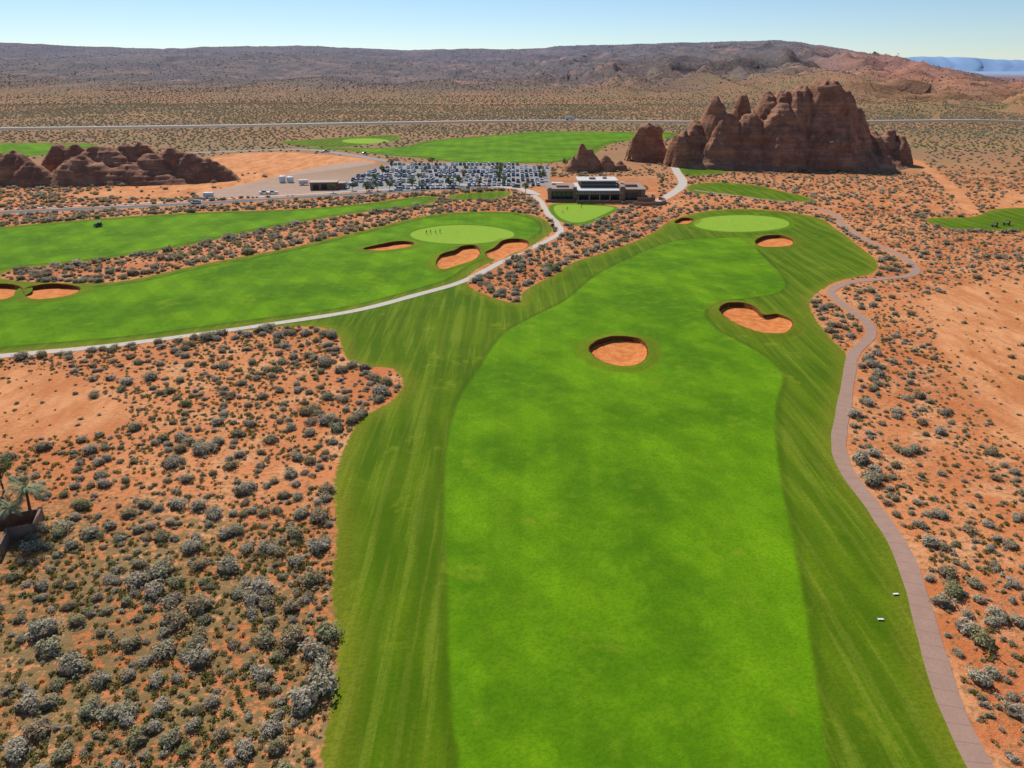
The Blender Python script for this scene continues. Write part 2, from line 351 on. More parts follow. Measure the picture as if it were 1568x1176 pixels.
# ------------------------------------------------------------------ bunkers
SAND=M('bunker_sand',.95,.1)
SAND.col(SAND.mix(SAND.rng(SAND.noise(.5,5,r=.65),.35,.65),(.54,.155,.038),(.68,.25,.078)));SAND.bump(SAND.noise(2.5,4),.4,.2);SAND=SAND.m
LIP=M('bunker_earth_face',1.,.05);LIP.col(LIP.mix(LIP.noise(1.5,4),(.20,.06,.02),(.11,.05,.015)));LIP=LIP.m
for bw in BUNKW:
    c=bw.mean(0);n=len(bw);dirs=bw-c;L=np.linalg.norm(dirs,axis=1,keepdims=True);u=dirs/L
    side=(u[:,1]*.9-u[:,0]*.35+1)/2
    sz=min(1,L.mean()/5)
    wall=(.2+1.15*np.clip(side,0,1)**1.3)*sz+.1
    rings=[];base=lambda p:hfun(p[:,0],p[:,1])
    p=bw+u*2.6;rings.append((p,base(p)+.02))
    p=bw+u*1.2;rings.append((p,base(p)+.10*sz+.03))
    jit=(vnoise(bw[:,0]/.8,bw[:,1]/.8,5)-.5)*.35
    p=bw+u*(.2+jit[:,None]);z0=base(p)+.28*sz+.04;rings.append((p,z0))
    p=bw+u*(-.1+jit[:,None]);rings.append((p,z0-.08))
    p=bw+u*(-.02+jit[:,None]);rings.append((p,z0-wall*.95))
    for s,f in ((.9,.15),(.75,.45),(.5,.8),(.25,1.)):
        p=c+dirs*s;rings.append((p,(z0-wall)*(1-f)+(z0.mean()-1.15*sz)*f+.12*(vnoise(p[:,0]/1.5,p[:,1]/1.5)-.5)))
    V=[];
    for p,z in rings: V+=[(a[0],a[1],b) for a,b in zip(p,z)]
    V.append((c[0],c[1],z0.mean()-1.15*sz));Fc=[];mi=[]
    for r in range(len(rings)-1):
        for i in range(n):
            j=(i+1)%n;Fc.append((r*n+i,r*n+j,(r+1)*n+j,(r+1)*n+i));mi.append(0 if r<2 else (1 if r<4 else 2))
    r=len(rings)-1
    for i in range(n): Fc.append((r*n+i,r*n+(i+1)%n,len(V)-1));mi.append(2)
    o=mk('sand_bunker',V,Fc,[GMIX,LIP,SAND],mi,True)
    Va=np.array(V);addattr(o,attrs(Va[:,0],Va[:,1]))
# ------------------------------------------------------------------ paths and roads
def path_mat(nm,a,b,joint=None):
    m=M(nm,.85,.2);c=m.mix(m.noise(.5,5,r=.65),a,b)
    c=m.mix(m.mth('MULTIPLY',m.rng(m.noise(4,3),.5,.7),.3),c,tuple(x*.6 for x in a))
    if joint:
        n=m.attr('run');w=m.mth('FRACT',m.mth('DIVIDE',n,joint))
        c=m.mix(m.mth('MULTIPLY',m.rng(m.mth('ABSOLUTE',m.mth('SUBTRACT',w,.5)),.03,.015),.4),c,tuple(x*.5 for x in a))
    m.col(c);return m.m
CONC=path_mat('path_concrete',(.46,.40,.33),(.60,.53,.45),3.)
PINK=path_mat('path_pink_concrete',(.31,.19,.14),(.44,.28,.21),2.2)
ASPH=path_mat('road_asphalt',(.085,.078,.075),(.13,.12,.11))
GREYC=path_mat('lot_pavement',(.22,.20,.19),(.30,.28,.265))
HWY=path_mat('highway_surface',(.34,.30,.26),(.44,.40,.35))
EMB=flat('embankment_soil',(.44,.31,.21))
WHITE=flat('white_paint',(.72,.72,.70),.6,.06)
def ribbon(name,cl,w,zo,mat,skirt=.25,step=1.5,skm=None,hill=None,off=0.,parent=None):
    d=np.r_[0,np.cumsum(np.linalg.norm(np.diff(cl,axis=0),axis=1))]
    s=np.arange(0,d[-1],step);x=np.interp(s,d,cl[:,0]);y=np.interp(s,d,cl[:,1])
    for _ in range(2):
        x[1:-1]=(x[:-2]+2*x[1:-1]+x[2:])/4;y[1:-1]=(y[:-2]+2*y[1:-1]+y[2:])/4
    tx=np.gradient(x);ty=np.gradient(y);l=np.hypot(tx,ty);nx,ny=-ty/l,tx/l
    V=[];Fc=[];mi=[];run=[]
    wn=w/2+(vnoise(s/4,s*0,3)-.5)*.18*(w<5)
    for i in range(len(s)):
        for o_,dz in ((wn[i]+skirt*(1.5 if skirt>1 else .3),-skirt),(wn[i],0),(-wn[i],0),(-wn[i]-skirt*(1.5 if skirt>1 else .3),-skirt)):
            px,py=x[i]+nx[i]*(o_+off),y[i]+ny[i]*(o_+off)
            V.append((px,py,float(hfun(px,py))+zo+dz));run.append(s[i])
        if i:
            a=(i-1)*4;b=i*4
            for k in range(3): Fc.append((a+k+1,a+k,b+k,b+k+1));mi.append(0 if k==1 else 1)
    o=mk(name,V,Fc,[mat,skm or mat],mi,False,parent);addattr(o,{'run':run});return o
ribbon('cart_path',P1,2.7,.07,CONC);ribbon('cart_path',P2,2.5,.07,PINK);ribbon('cart_path',P3,5.,.07,CONC)
rd=ribbon('road',RD,8.,.08,ASPH);ribbon('driveway',RD2,8,.08,GREYC);ribbon('driveway',RD3,6,.085,CONC)
ribbon('edge_line',RD,.25,.095,WHITE,.01,off=3.6,parent=rd);ribbon('edge_line',RD,.25,.095,WHITE,.01,off=-3.6,parent=rd)
ribbon('roadside_path',RD,2.6,.08,CONC,off=9.5)
hw=ribbon('highway',HW,12,2.2,HWY,2.6,10,EMB)
lot=mk('parking_lot',[(p[0],p[1],.06) for p in LOT],[tuple(range(len(LOT)))[::-1]],[GREYC])
# ------------------------------------------------------------------ rocks
def rock(name,sp,ext,res=.9,warp=6,seed=1,strata=3.2,pk=.72,rid=.4):
    x0,x1,y0,y1=ext
    X1=np.arange(x0,x1,res);Y1=np.arange(y0,y1,res);X,Y=np.meshgrid(X1,Y1)
    wx=X+(fbm(X/14,Y/14,seed,4)-.5)*warp*2;wy=Y+(fbm(X/14,Y/14,seed+9,4)-.5)*warp*2
    Z=np.full(X.shape,-3.)
    for (a,b,h,rx,ry,pw) in sp:
        d=np.sqrt(((wx-a)/rx)**2+((wy-b)/ry)**2)
        z=(h+3)*(1-np.clip(d,0,1.0)**(pw*pk))-3
        Z=np.maximum(Z,z)
    rg=1-np.abs(fbm(X/7,Y/18,seed+4,3)-.5)*4
    Z=Z+np.where(Z>0,(rg-.4)*np.clip(Z,0,10)*rid,0)
    Z=Z+np.where(Z>1,np.sin(Z/strata*2*math.pi+fbm(X/20,Y/20,seed+7,2)*5)*strata*.10,0)
    gy,gx=np.gradient(Z,res);l=np.sqrt(gx**2+gy**2+1)
    dis=(vnoise(Z/2.4,X/30,seed+2)-.5)*2.*np.clip(l-1,0,1)
    X2=X-gx/l*dis;Y2=Y-gy/l*dis
    o=fgrid(name,None,None,Z,[ROCK],X2,Y2)
    bm=bmesh.new();bm.from_mesh(o.data)
    bmesh.ops.delete(bm,geom=[v for v in bm.verts if v.co.z<-1.5],context='VERTS')
    bm.to_mesh(o.data);bm.free();return o
def spires(lst,y):
    r=[]
    for (u,v,hw,dy,ry,pw) in lst:
        yy=y+dy;z=zat(v,yy);r.append((xat(u,yy,z),yy,z,hw*.43*y/505,ry,pw))
    return r
MB=spires([(1045,198,24,-6,16,2.0),(1066,184,28,0,18,2.0),(1096,150,36,0,22,2.0),(1112,175,48,-10,22,1.7),(1137,143,32,5,20,1.9),(1150,172,54,-10,24,1.7),(1178,140,38,6,26,2.2),(1200,139,38,4,28,2.2),
 (1205,160,66,-10,28,2.),(1228,132,44,2,30,2.6),(1262,126,50,4,34,3.2),(1288,138,42,2,32,2.4),(1270,168,80,-12,30,2.),(1308,163,42,0,28,1.9),(1335,203,52,0,26,1.6),(1362,200,24,0,16,2.4),(1382,211,26,-4,16,2.4),(1150,220,125,-14,26,1.5),(1290,215,125,-14,28,1.5)],512)
rock('rock_butte',MB,(80,305,465,565),.8,4.,3,3.6,.92,.3)
SR=spires([(990,190,22,0,11,3.2),(1004,193,19,2,10,3),(975,207,15,-2,8,2.5),(1000,215,36,-3,13,2)],535);rock('rock_outcrop',SR,(60,130,510,560),.7,2.5,6,pk=.95,rid=.2)
SR=spires([(893,216,17,0,8,2.),(905,227,22,0,8,2),(930,238,18,0,8,2),(880,240,20,-3,7,1.6),(950,247,16,0,7,2)],478);rock('rock_outcrop',SR,(30,90,455,500),.6,2.5,8,pk=.85,rid=.2)
SR=spires([(20,232,50,0,16,1.8),(-30,226,60,5,18,2),(50,248,52,-8,13,1.6),(85,220,38,28,15,2.2),(112,222,36,30,14,2)],425);rock('rock_outcrop',SR,(-380,-205,385,485),.8,3,11,2.6,.9,.16)
SR=spires([(150,224,100,5,20,1.7),(190,220,60,12,18,1.8),(215,219,40,16,14,2.4),(125,240,80,-8,20,1.5),(230,236,70,0,18,1.6),(262,226,60,6,16,1.7),(285,234,62,2,14,1.5),(318,243,58,4,12,1.3),(200,252,120,-8,16,1.5)],432);rock('rock_outcrop',SR,(-310,-130,395,485),.8,3,15,2.6,.88,.16)
# distant range
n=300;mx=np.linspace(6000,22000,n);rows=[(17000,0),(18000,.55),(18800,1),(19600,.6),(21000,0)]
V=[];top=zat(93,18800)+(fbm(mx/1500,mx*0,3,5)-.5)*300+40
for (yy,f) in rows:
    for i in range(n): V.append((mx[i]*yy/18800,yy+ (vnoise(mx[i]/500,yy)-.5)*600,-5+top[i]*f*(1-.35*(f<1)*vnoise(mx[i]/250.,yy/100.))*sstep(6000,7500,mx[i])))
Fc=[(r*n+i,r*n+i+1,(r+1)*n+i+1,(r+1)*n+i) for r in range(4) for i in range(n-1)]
mk('mountain_range',V,Fc,[flat('rock_painted_haze',(.22,.34,.54),1,.1,.0008,.0)],None,True)  # aerial haze is put into the base colour, not the rock's own blue
# ------------------------------------------------------------------ shrubs
def lumps(nq,seed,leaf,core=True,flatn=.8,spiky=0.):
    r=np.random.RandomState(seed);V=[];Fc=[];mi=[]
    cl=[(r.uniform(-.5,.5),r.uniform(-.5,.5),r.uniform(.15,.5)*flatn,r.uniform(.30,.5)) for _ in range(8)]
    if core:
        bm=bmesh.new();bmesh.ops.create_icosphere(bm,subdivisions=2,radius=.6)
        for v in bm.verts:
            k=1+.35*math.sin(v.co.x*9+seed)*math.cos(v.co.y*8+seed*2)
            V.append((v.co.x*k,v.co.y*k,max(-.05,v.co.z*flatn*.7*k+.22*flatn)))
        for f in bm.faces: Fc.append([v.index for v in f.verts]);mi.append(1)
        bm.free()
    for q in range(nq):
        c=cl[r.randint(8)];d=r.normal(size=3);d/=np.linalg.norm(d)+1e-9
        if d[2]<-.2: d[2]*=-1
        p=np.array(c[:3])+d*c[3]*r.uniform(.75,1.15);p[2]=max(p[2],.03)
        nn=d+r.normal(size=3)*.45+np.array((0,0,.35)) if not spiky else r.normal(size=3);nn/=np.linalg.norm(nn)
        t=r.normal(size=3)+d*spiky*2;t-=nn*(t@nn);t/=np.linalg.norm(t);b=np.cross(nn,t)
        s=leaf*r.uniform(.6,1.4);k=len(V)
        V+=[p-t*s*.2-b*s*.4,p+t*s*.4-b*s*.3,p+t*s*1.,p+t*s*.4+b*s*.3]
        Fc.append((k,k+1,k+2,k+3));mi.append(0)
    return V,Fc,mi
def bush_mat(nm,cols,dark,tr=.3):
    m=M(nm,.95,.05);c=m.ramp(m.rnd(),cols,False)
    c=m.mix(m.mth('MULTIPLY',m.rng(m.noise(2.2,3),.4,.65),.4),c,dark);m.col(c);m.translucent(c,tr);return m.m
SAGE=bush_mat('sage_leaf',[(0,(.48,.42,.30)),(.3,(.60,.53,.40)),(.5,(.42,.37,.20)),(.65,(.48,.36,.22)),(.8,(.34,.34,.15)),(1,(.66,.59,.46))],(.27,.24,.15))
SAGEC=flat('sage_branch_core',(.17,.125,.08),1,.3,6)
DRYM=bush_mat('dry_grass',[(0,(.38,.29,.12)),(.3,(.22,.25,.06)),(.6,(.42,.32,.15)),(.8,(.17,.21,.045)),(1,(.30,.24,.09))],(.16,.13,.045))
JUN=bush_mat('juniper_leaf_hazed',[(0,(.17,.155,.14)),(1,(.24,.21,.18))],(.14,.13,.12))  # pale grey of distance haze mixed into the leaf colour
JUNC=flat('juniper_core',(.09,.08,.08),1,.2,.1)
def srccol(nm,items):
    c=bpy.data.collections.new(nm)
    for o in items: c.objects.link(o)
    return c
def mkb(nm,nq,seed,leaf,mats,**k):
    V,Fc,mi=lumps(nq,seed,leaf,**k);return mk(nm,V,Fc,mats,mi,False,None,False)
NEARB=srccol('sagebrush_shapes',[mkb('sage_shape',400,s,.165,[SAGE,SAGEC]) for s in range(7)])
FARB=srccol('sagebrush_small_shapes',[mkb('scrub_shape',70,s+20,.36,[SAGE,SAGEC]) for s in range(3)])
JUNB=srccol('juniper_shapes',[mkb('juniper_shape',40,s+60,.45,[JUN,JUNC]) for s in range(3)])
TUFT=srccol('grass_tuft_shapes',[mkb('tuft_shape',50,s+40,.5,[DRYM,DRYM],core=False,flatn=.6,spiky=.6) for s in range(3)])
def scatter(name,x,y,sc,coll,nvar,zsc=None):
    n=len(x);me=bpy.data.meshes.new(name);me.vertices.add(n)
    z=hfun(x,y)-.03
    me.vertices.foreach_set('co',np.stack([x,y,z],1).astype(np.float32).ravel());me.update()
    o=bpy.data.objects.new(name,me);COL.objects.link(o)
    addattr(o,{'scl':sc,'rot':RS.uniform(0,6.28,n)})
    a=me.attributes.new('idx','INT','POINT');a.data.foreach_set('value',RS.randint(0,nvar,n).astype(np.int32))
    t=bpy.data.node_groups.new(name+'_scatter','GeometryNodeTree')
    t.interface.new_socket('Geometry',in_out='INPUT',socket_type='NodeSocketGeometry')
    t.interface.new_socket('Geometry',in_out='OUTPUT',socket_type='NodeSocketGeometry')
    N=t.nodes;gi=N.new('NodeGroupInput');go=N.new('NodeGroupOutput');iop=N.new('GeometryNodeInstanceOnPoints')
    ci=N.new('GeometryNodeCollectionInfo');ci.inputs['Collection'].default_value=coll;ci.inputs['Separate Children'].default_value=True;ci.inputs['Reset Children'].default_value=True
    def na(nm,ty):
        q=N.new('GeometryNodeInputNamedAttribute');q.data_type=ty;q.inputs['Name'].default_value=nm;return q.outputs['Attribute']
    cx=N.new('ShaderNodeCombineXYZ');L=t.links.new
    L(na('rot','FLOAT'),cx.inputs['Z']);L(gi.outputs[0],iop.inputs['Points']);L(ci.outputs[0],iop.inputs['Instance'])
    iop.inputs['Pick Instance'].default_value=True
    L(na('idx','INT'),iop.inputs['Instance Index']);L(cx.outputs[0],iop.inputs['Rotation']);L(na('scl','FLOAT'),iop.inputs['Scale'])
    L(iop.outputs[0],go.inputs[0])
    md=o.modifiers.new('scatter','NODES');md.node_group=t;print(name,n);return o
def cand(x0,x1,y0,y1,cell,fr=.85):
    X,Y=np.meshgrid(np.arange(x0,x1,cell),np.arange(y0,y1,cell))
    X=X+RS.uniform(-.5,.5,X.shape)*cell*1.3;Y=Y+RS.uniform(-.5,.5,Y.shape)*cell*1.3
    X=X.ravel();Y=Y.ravel();k=np.abs(X)<fr*Y+60
    return X[k],Y[k]
ROCKP=[catmull(GW(p)) for p in ([(1030,245),(1060,258),(1200,268),(1400,266),(1412,250),(1380,225),(1060,220)],[(-100,290),(60,290),(130,285),(200,288),(340,262),(345,245),(300,240),(-100,250)],[(865,258),(960,258),(1020,240),(1000,225),(870,240)])]
BLDG=[catmull(GW(p),n=1) for p in ([(825,312),(950,318),(1010,312),(1000,270),(825,272)],[(425,290),(560,296),(560,262),(420,268)])]
HOUSE=np.array([(-120,62),(-68,74),(-69.5,89),(-80,96),(-120,96)],float)
def keepout(X,Y):
    t=turf_sd(X,Y);ok=np.ones(X.shape,bool)
    for l,w in ((P1,2.2),(P2,2.0),(P3,3.6),(RD,6),(RD2,6),(RD3,5),(HW,18),(TR,3.5)): ok&=line_d(X,Y,l)>w
    for p in BLDG+[LOT,GRAV,HOUSE]: ok&=poly_sd(X,Y,p)>.8
    return t,ok
def bare_sd(X,Y):
    b=np.full(X.shape,15.)
    for p in BARE: b=np.minimum(b,poly_sd(X,Y,p))
    return b
# big sage
X,Y=cand(-420,420,20,470,2.5);t,ok=keepout(X,Y)
den=.50+.8*(fbm(X/18,Y/18,31,3)-.5)
den=np.where(t<8,den+.5,den);den=np.where((Y>175)&(X<60),den+.25,den)
left=(X<0)&(Y<175);den=np.where(left,den+.12,den)
b=bare_sd(X,Y);den=np.where(b<0,.04,np.where(b<6,den*.5,den))
litd=poly_sd(X,Y,LITT,25.);den=np.where(litd<0,den+.25,den)
k=ok&(t>.8)&(RS.rand(len(X))<den)
X,Y,t,ld=X[k],Y[k],t[k],litd[k];sc=RS.gamma(5.5,.165,len(X)).clip(.4,2.)*np.where(t<6,1.2,1.)*np.where(ld<0,1.1,1.)*np.where(X>40,.9,1.)*np.where((Y>175)&(X<60),1.1,1.)
nr=Y<230
scatter('sagebrush',X[nr],Y[nr],sc[nr],NEARB,7)
scatter('sagebrush',X[~nr],Y[~nr],sc[~nr],FARB,3)
# small scrub
X,Y=cand(-300,300,20,330,1.5);t,ok=keepout(X,Y);b=bare_sd(X,Y)
den=.40+.9*(fbm(X/12,Y/12,51,3)-.5);den=np.where(b<0,.05,den)
k=ok&(t>.3)&(RS.rand(len(X))<den);scatter('low_scrub',X[k],Y[k],RS.uniform(.2,.6,k.sum()),FARB,3)
X,Y=cand(-180,180,20,190,.85);t,ok=keepout(X,Y);b=bare_sd(X,Y);l=poly_sd(X,Y,LITT,25.)
den=np.clip(.22+.9*(fbm(X/9,Y/9,61,3)-.5),0,1)+np.where(l<0,.34,0);den=np.where(b<0,.03,den)*np.where(X>0,.6,1)
k=ok&(t>.1)&(RS.rand(len(X))<den);scatter('desert_grass',X[k],Y[k],RS.uniform(.18,.55,k.sum()),TUFT,3)
# distant scrub
X,Y=cand(-1500,1500,470,1450,5.6);t,ok=keepout(X,Y)
for p in ROCKP: ok&=poly_sd(X,Y,p)>0
b=bare_sd(X,Y)
den=(.70+1.2*(fbm(X/90,Y/90,71,3)-.5));k=ok&(t>1)&(b>2)&(RS.rand(len(X))<den)
scatter('sagebrush',X[k],Y[k],RS.uniform(.6,1.5,k.sum())+Y[k]*.0003,FARB,3)
X,Y=cand(-2300,2300,1400,2700,11.,.82);k=RS.rand(len(X))<(.7+1.6*(fbm(X/160,Y/260,75,4)-.5))
scatter('desert_scrub',X[k],Y[k],RS.uniform(.8,1.9,k.sum()),JUNB,3)
X,Y=cand(-3800,3800,2000,5300,19.,.80);k=RS.rand(len(X))<(.62+2.2*(fbm(X/260,Y/400,81,4)-.5))
scatter('juniper_scrub',X[k],Y[k],RS.gamma(6,.3,k.sum()).clip(.8,3.6),JUNB,3)
# ------------------------------------------------------------------ basic builders
def boxes(name,lst,mats,parent=None):
    V=[];Fc=[];mi=[]
    for (x0,x1,y0,y1,z0,z1,m) in lst:
        k=len(V);V+=[(x0,y0,z0),(x1,y0,z0),(x1,y1,z0),(x0,y1,z0),(x0,y0,z1),(x1,y0,z1),(x1,y1,z1),(x0,y1,z1)]
        for f in ((0,3,2,1),(4,5,6,7),(0,1,5,4),(1,2,6,5),(2,3,7,6),(3,0,4,7)): Fc.append([k+i for i in f]);mi.append(m)
    return mk(name,V,Fc,mats,mi,False,parent)
def cyl(V,Fc,mi,p0,p1,r0,r1,m,n=10):
    p0=Vector(p0);p1=Vector(p1);a=(p1-p0).normalized();b=a.orthogonal().normalized();c=a.cross(b);k=len(V)
    for p,r in ((p0,r0),(p1,r1)):
        for i in range(n):
            t=i/n*2*math.pi;V.append(p+b*r*math.cos(t)+c*r*math.sin(t))
    for i in range(n): j=(i+1)%n;Fc.append((k+i,k+j,k+n+j,k+n+i));mi.append(m)
    Fc.append([k+i for i in range(n)][::-1]);mi.append(m);Fc.append([k+n+i for i in range(n)]);mi.append(m)
def empty(name,x,y,z=0,rz=0):
    e=bpy.data.objects.new(name,None);COL.objects.link(e);e.location=(x,y,z);e.rotation_euler=(0,0,rz);return e
# clubhouse
STUC=flat('clubhouse_stucco',(.26,.16,.11),.9,.15,.8);STONE=flat('clubhouse_stone',(.32,.20,.14),.9,.35,1.5)
ROOFM=flat('roof_membrane',(.58,.56,.53),.7,.12,.3);ROOFD=flat('roof_brown',(.30,.23,.19),.8,.15,.5)
GL=M('window_glass',.08,.6);GL.col((.04,.055,.07));GL=GL.m
TRIM=flat('dark_trim',(.06,.045,.04),.5)
cx,cy=xat(915,362),361
ch=empty('clubhouse',cx,cy)
boxes('walls',[(-24,-11,2,22,0,5.0,0),(-11,12,4,26,0,4.6,0),(12,22,0,20,0,5.6,0),(-8,10,12,24,4.62,8.0,0),(-24.6,-22.9,1.2,3.2,0,6.2,1),(-12.2,-10.4,1,3.9,0,6.6,1),(10.6,13,-1.2,3,0,7.2,1),(21,23,-.8,2,0,6,1),(14,20,6,14,5.62,7.2,1),(-20,-14,8,15,5.02,6.4,1)],[STUC,STONE],ch)
boxes('roof',[(-25.5,-10.4,.2,23,5.05,5.5,0),(-10.38,11.4,.8,27,4.62,5.05,1) ,(11.2,23.5,-1.8,21,5.63,6.05,0),(-9.2,11.2,10.6,25.2,8.02,8.45,1),(-22,-16,17,21,5.52,6.3,1),(-3,0,15,18,8.47,9.3,0),(4,6,17,19,8.47,9.2,0),(13,15,15.5,17.5,6.07,6.9,1),(-24.9,-11,.7,1.2,5.52,5.9,0),(-24.9,-24.4,1.21,22,5.52,5.9,0)],[ROOFD,ROOFM],ch)
wl=[];fr=[]
for x in np.arange(-9.6,9.5,2.4): wl.append((x,x+2.2,3.9,3.97,.3,4.2,0));fr.append((x+2.22,x+2.38,3.7,3.98,0,4.5,0))
for x in np.arange(-7.2,9,2.2): wl.append((x,x+2.0,11.9,11.97,5.3,7.7,0))
for x in np.arange(-22.4,-12.8,2.3): wl.append((x,x+1.9,1.9,1.97,.9,4.1,0));fr.append((x-.2,x-.02,1.8,1.98,.5,4.3,0))
for x in (13.5,15.7,17.9): wl.append((x,x+1.8,-.1,-.03,.7,4.3,0))
for y in (4,8,12): wl.append((22.03,22.1,y,y+2.6,.8,4,0))
for y in (5,9,13,17): wl.append((-24.1,-24.03,y,y+2.2,1,4,0))
boxes('windows',wl,[GL],ch);boxes('window_frames',fr,[TRIM],ch)
boxes('terrace',[(-11,11,-6,3.6,-.2,.45,0),(-11,11,-6.4,-6.02,-.2,1.4,1),(11.1,26,-8,-2,-.2,.6,0),(11.1,26,-8.4,-8.02,-.2,1.6,1),(-26,-11.1,-3,-2.6,0,1.3,1),(23.6,27,-2,10,-.2,1.5,1)]+[(x,x+.5,-5.8,-5.3,.46,4.0,1) for x in (-10.5,-5,0,5,10)],[STONE,STUC],ch)
boxes('pergola',[(-11,11,-6.1,-5.2,4.02,4.35,0)]+[(x,x+.25,-6.5,.7,4.37,4.6,0) for x in np.arange(-11,11.2,1.1)],[TRIM],ch)
def arc_wall(name,x,y,r,h,a0,a1,mat,parent):
    V=[];Fc=[];n=24
    for i in range(n+1):
        a=a0+(a1-a0)*i/n
        for rr,z in ((r,-.2),(r,h),(r-.4,h),(r-.4,-.2)): V.append((x+rr*math.cos(a),y+rr*math.sin(a),z))
        if i:
            for k in range(3): Fc.append(((i-1)*4+k,i*4+k,i*4+k+1,(i-1)*4+k+1))
    return mk(name,V,Fc,[mat],None,False,parent)
arc_wall('curved_retaining_wall',22,-2,11,1.6,-2.2,.6,STONE,ch);arc_wall('curved_retaining_wall_upper',21,-1,7,3.0,-2.0,.5,STUC,ch)
# maintenance building
mb=empty('maintenance_building',xat(497,402),402,0,.1)
boxes('walls',[(-7,7,-4,4,0,3.6,0),(7.02,11,-3,3,0,3,0)],[STUC],mb)
boxes('roof',[(-7.6,7.6,-4.6,4.6,3.62,3.95,0),(7.62,11.5,-3.4,3.4,3.02,3.3,0)],[flat('tan_roof',(.36,.25,.19))],mb)
boxes('doors_and_windows',[(-5.5,-2.5,-4.1,-4.03,0,2.8,0),(-1,2,-4.1,-4.03,0,2.8,0),(3.6,5.6,-4.1,-4.03,1.1,2.3,1)],[TRIM,GL],mb)
# tanks / trailers
for u,v,r,h in ((433,279,1.9,3.4),(445,279,1.9,3.)):
    x,y=G(u,v);V=[];Fc=[];mi=[];cyl(V,Fc,mi,(0,0,0),(0,0,h),r,r,0,20);cyl(V,Fc,mi,(0,0,h),(0,0,h+.6),r,.3,0,20);cyl(V,Fc,mi,(0,0,h+.6),(0,0,h+.8),.35,.35,0,10)
    o=mk('water_tank',V,Fc,[WHITE],mi);o.location=(x,y,0)
TY=flat('tyre_rubber',(.02,.02,.02),.9)
def trailer(u,v,rz):
    x,y=G(u,v)
    o=boxes('box_trailer',[(-2.4,2.4,-1.,1.,.7,2.7,0),(-2.3,2.3,-.9,.9,.5,.68,1),(2.42,3.7,-.08,.08,.55,.65,1),(-2.1,2.1,-1.03,-1.01,1.2,1.3,1)],[WHITE,TRIM])
    bm=bmesh.new();bm.from_mesh(o.data)
    for a in (-.9,-.1):
        for s in (-.95,.95):
            r=bmesh.ops.create_cone(bm,cap_ends=True,segments=12,radius1=.38,radius2=.38,depth=.25,matrix=Matrix.Translation((a,s,.38))@Matrix.Rotation(math.pi/2,4,'X'))
    bm.to_mesh(o.data);bm.free();o.location=(x,y,.05);o.rotation_euler=(0,0,rz)
trailer(465,283,.2);trailer(320,303,.1)
# ------------------------------------------------------------------ cars
cp=M('car_paint',.25,.5);cp.b.inputs['Coat Weight'].default_value=.5
cp.col(cp.ramp(cp.rnd(),[(0,(.78,.78,.76)),(.3,(.05,.055,.06)),(.45,(.42,.43,.45)),(.62,(.12,.13,.15)),(.74,(.75,.74,.72)),(.84,(.05,.10,.25)),(.91,(.35,.03,.02)),(.96,(.30,.24,.17))],True));cp=cp.m
LT=flat('lamp_lens',(.7,.7,.65),.2);RL=flat('tail_lamp',(.4,.02,.02),.3)
def car_mesh(name,st,wr,bed=False):
    V=[];Fc=[];mi=[]
    for (y,zl,zb,zr,w,rw) in st:
        V+=[(w*.94,y,zl),(w,y,(zl+zb)/2),(w*.98,y,zb),(rw,y,zr),(-rw,y,zr),(-w*.98,y,zb),(-w,y,(zl+zb)/2),(-w*.94,y,zl)]
    for s in range(len(st)-1):
        a=s*8;b=a+8;gl=max(st[s][3]-st[s][2],st[s+1][3]-st[s+1][2])>.2
        lo=min(st[s][3]-st[s][2],st[s+1][3]-st[s+1][2])<.2
        for k in range(8):
            j=(k+1)%8;Fc.append((a+k,b+k,b+j,a+j))
            mi.append(1 if (gl and k in(2,4)) or (gl and lo and k==3) else (3 if k==7 else 0))
    Fc.append(list(range(8)));mi.append(0);e=(len(st)-1)*8;Fc.append([e+i for i in range(8)][::-1]);mi.append(0)
    for y in (-1.45,1.4):
        for s in (-1,1):
            cyl(V,Fc,mi,(s*.72,y,.34),(s*.95,y,.34),.34,.34,3,14);cyl(V,Fc,mi,(s*.95,y,.34),(s*.96,y,.34),.2,.18,4,10)
    w=st[0][4];y0=st[0][0];y1=st[-1][0]
    for s in (-1,1):
        for (y,m,d) in ((y0,5,-.03),(y1,4,.03)):
            k=len(V);x=s*w*.7;V+=[(x-.2,y+d,.65),(x+.2,y+d,.65),(x+.2,y+d,.8),(x-.2,y+d,.8)];Fc.append((k,k+1,k+2,k+3));mi.append(m)
        cyl(V,Fc,mi,(s*w*.95,.75,1.0),(s*(w+.16),.72,1.02),.08,.09,0,6)
    o=mk(name,V,Fc,[cp,GL,TRIM,TY,LT,RL],mi,False,None,False);return o.data
sed=car_mesh('sedan',[(-2.3,.4,.75,.78,.78,.7),(-2.15,.25,.95,1.0,.88,.7),(-1.6,.22,.98,1.04,.9,.66),(-.95,.22,.96,1.43,.9,.58),(.3,.22,.94,1.46,.9,.6),(1.0,.22,.93,1.0,.9,.68),(2.0,.22,.82,.86,.87,.66),(2.3,.35,.62,.66,.76,.6)],1)
suv=car_mesh('suv',[(-2.3,.45,.95,1.0,.86,.76),(-2.25,.3,1.08,1.5,.93,.74),(-1.9,.28,1.08,1.76,.95,.7),(.4,.28,1.06,1.8,.95,.72),(1.15,.28,1.05,1.12,.95,.78),(2.15,.28,.98,1.02,.92,.74),(2.35,.42,.75,.8,.84,.7)],1)
pick=car_mesh('pickup',[(-2.8,.5,1.0,1.03,.92,.85),(-2.75,.4,1.08,1.1,.96,.9),(-.75,.4,1.08,1.1,.96,.9),(-.6,.38,1.1,1.78,.96,.74),(.7,.38,1.1,1.82,.96,.74),(1.35,.38,1.1,1.16,.96,.8),(2.5,.38,1.05,1.1,.94,.8),(2.75,.5,.8,.85,.88,.76)],1)
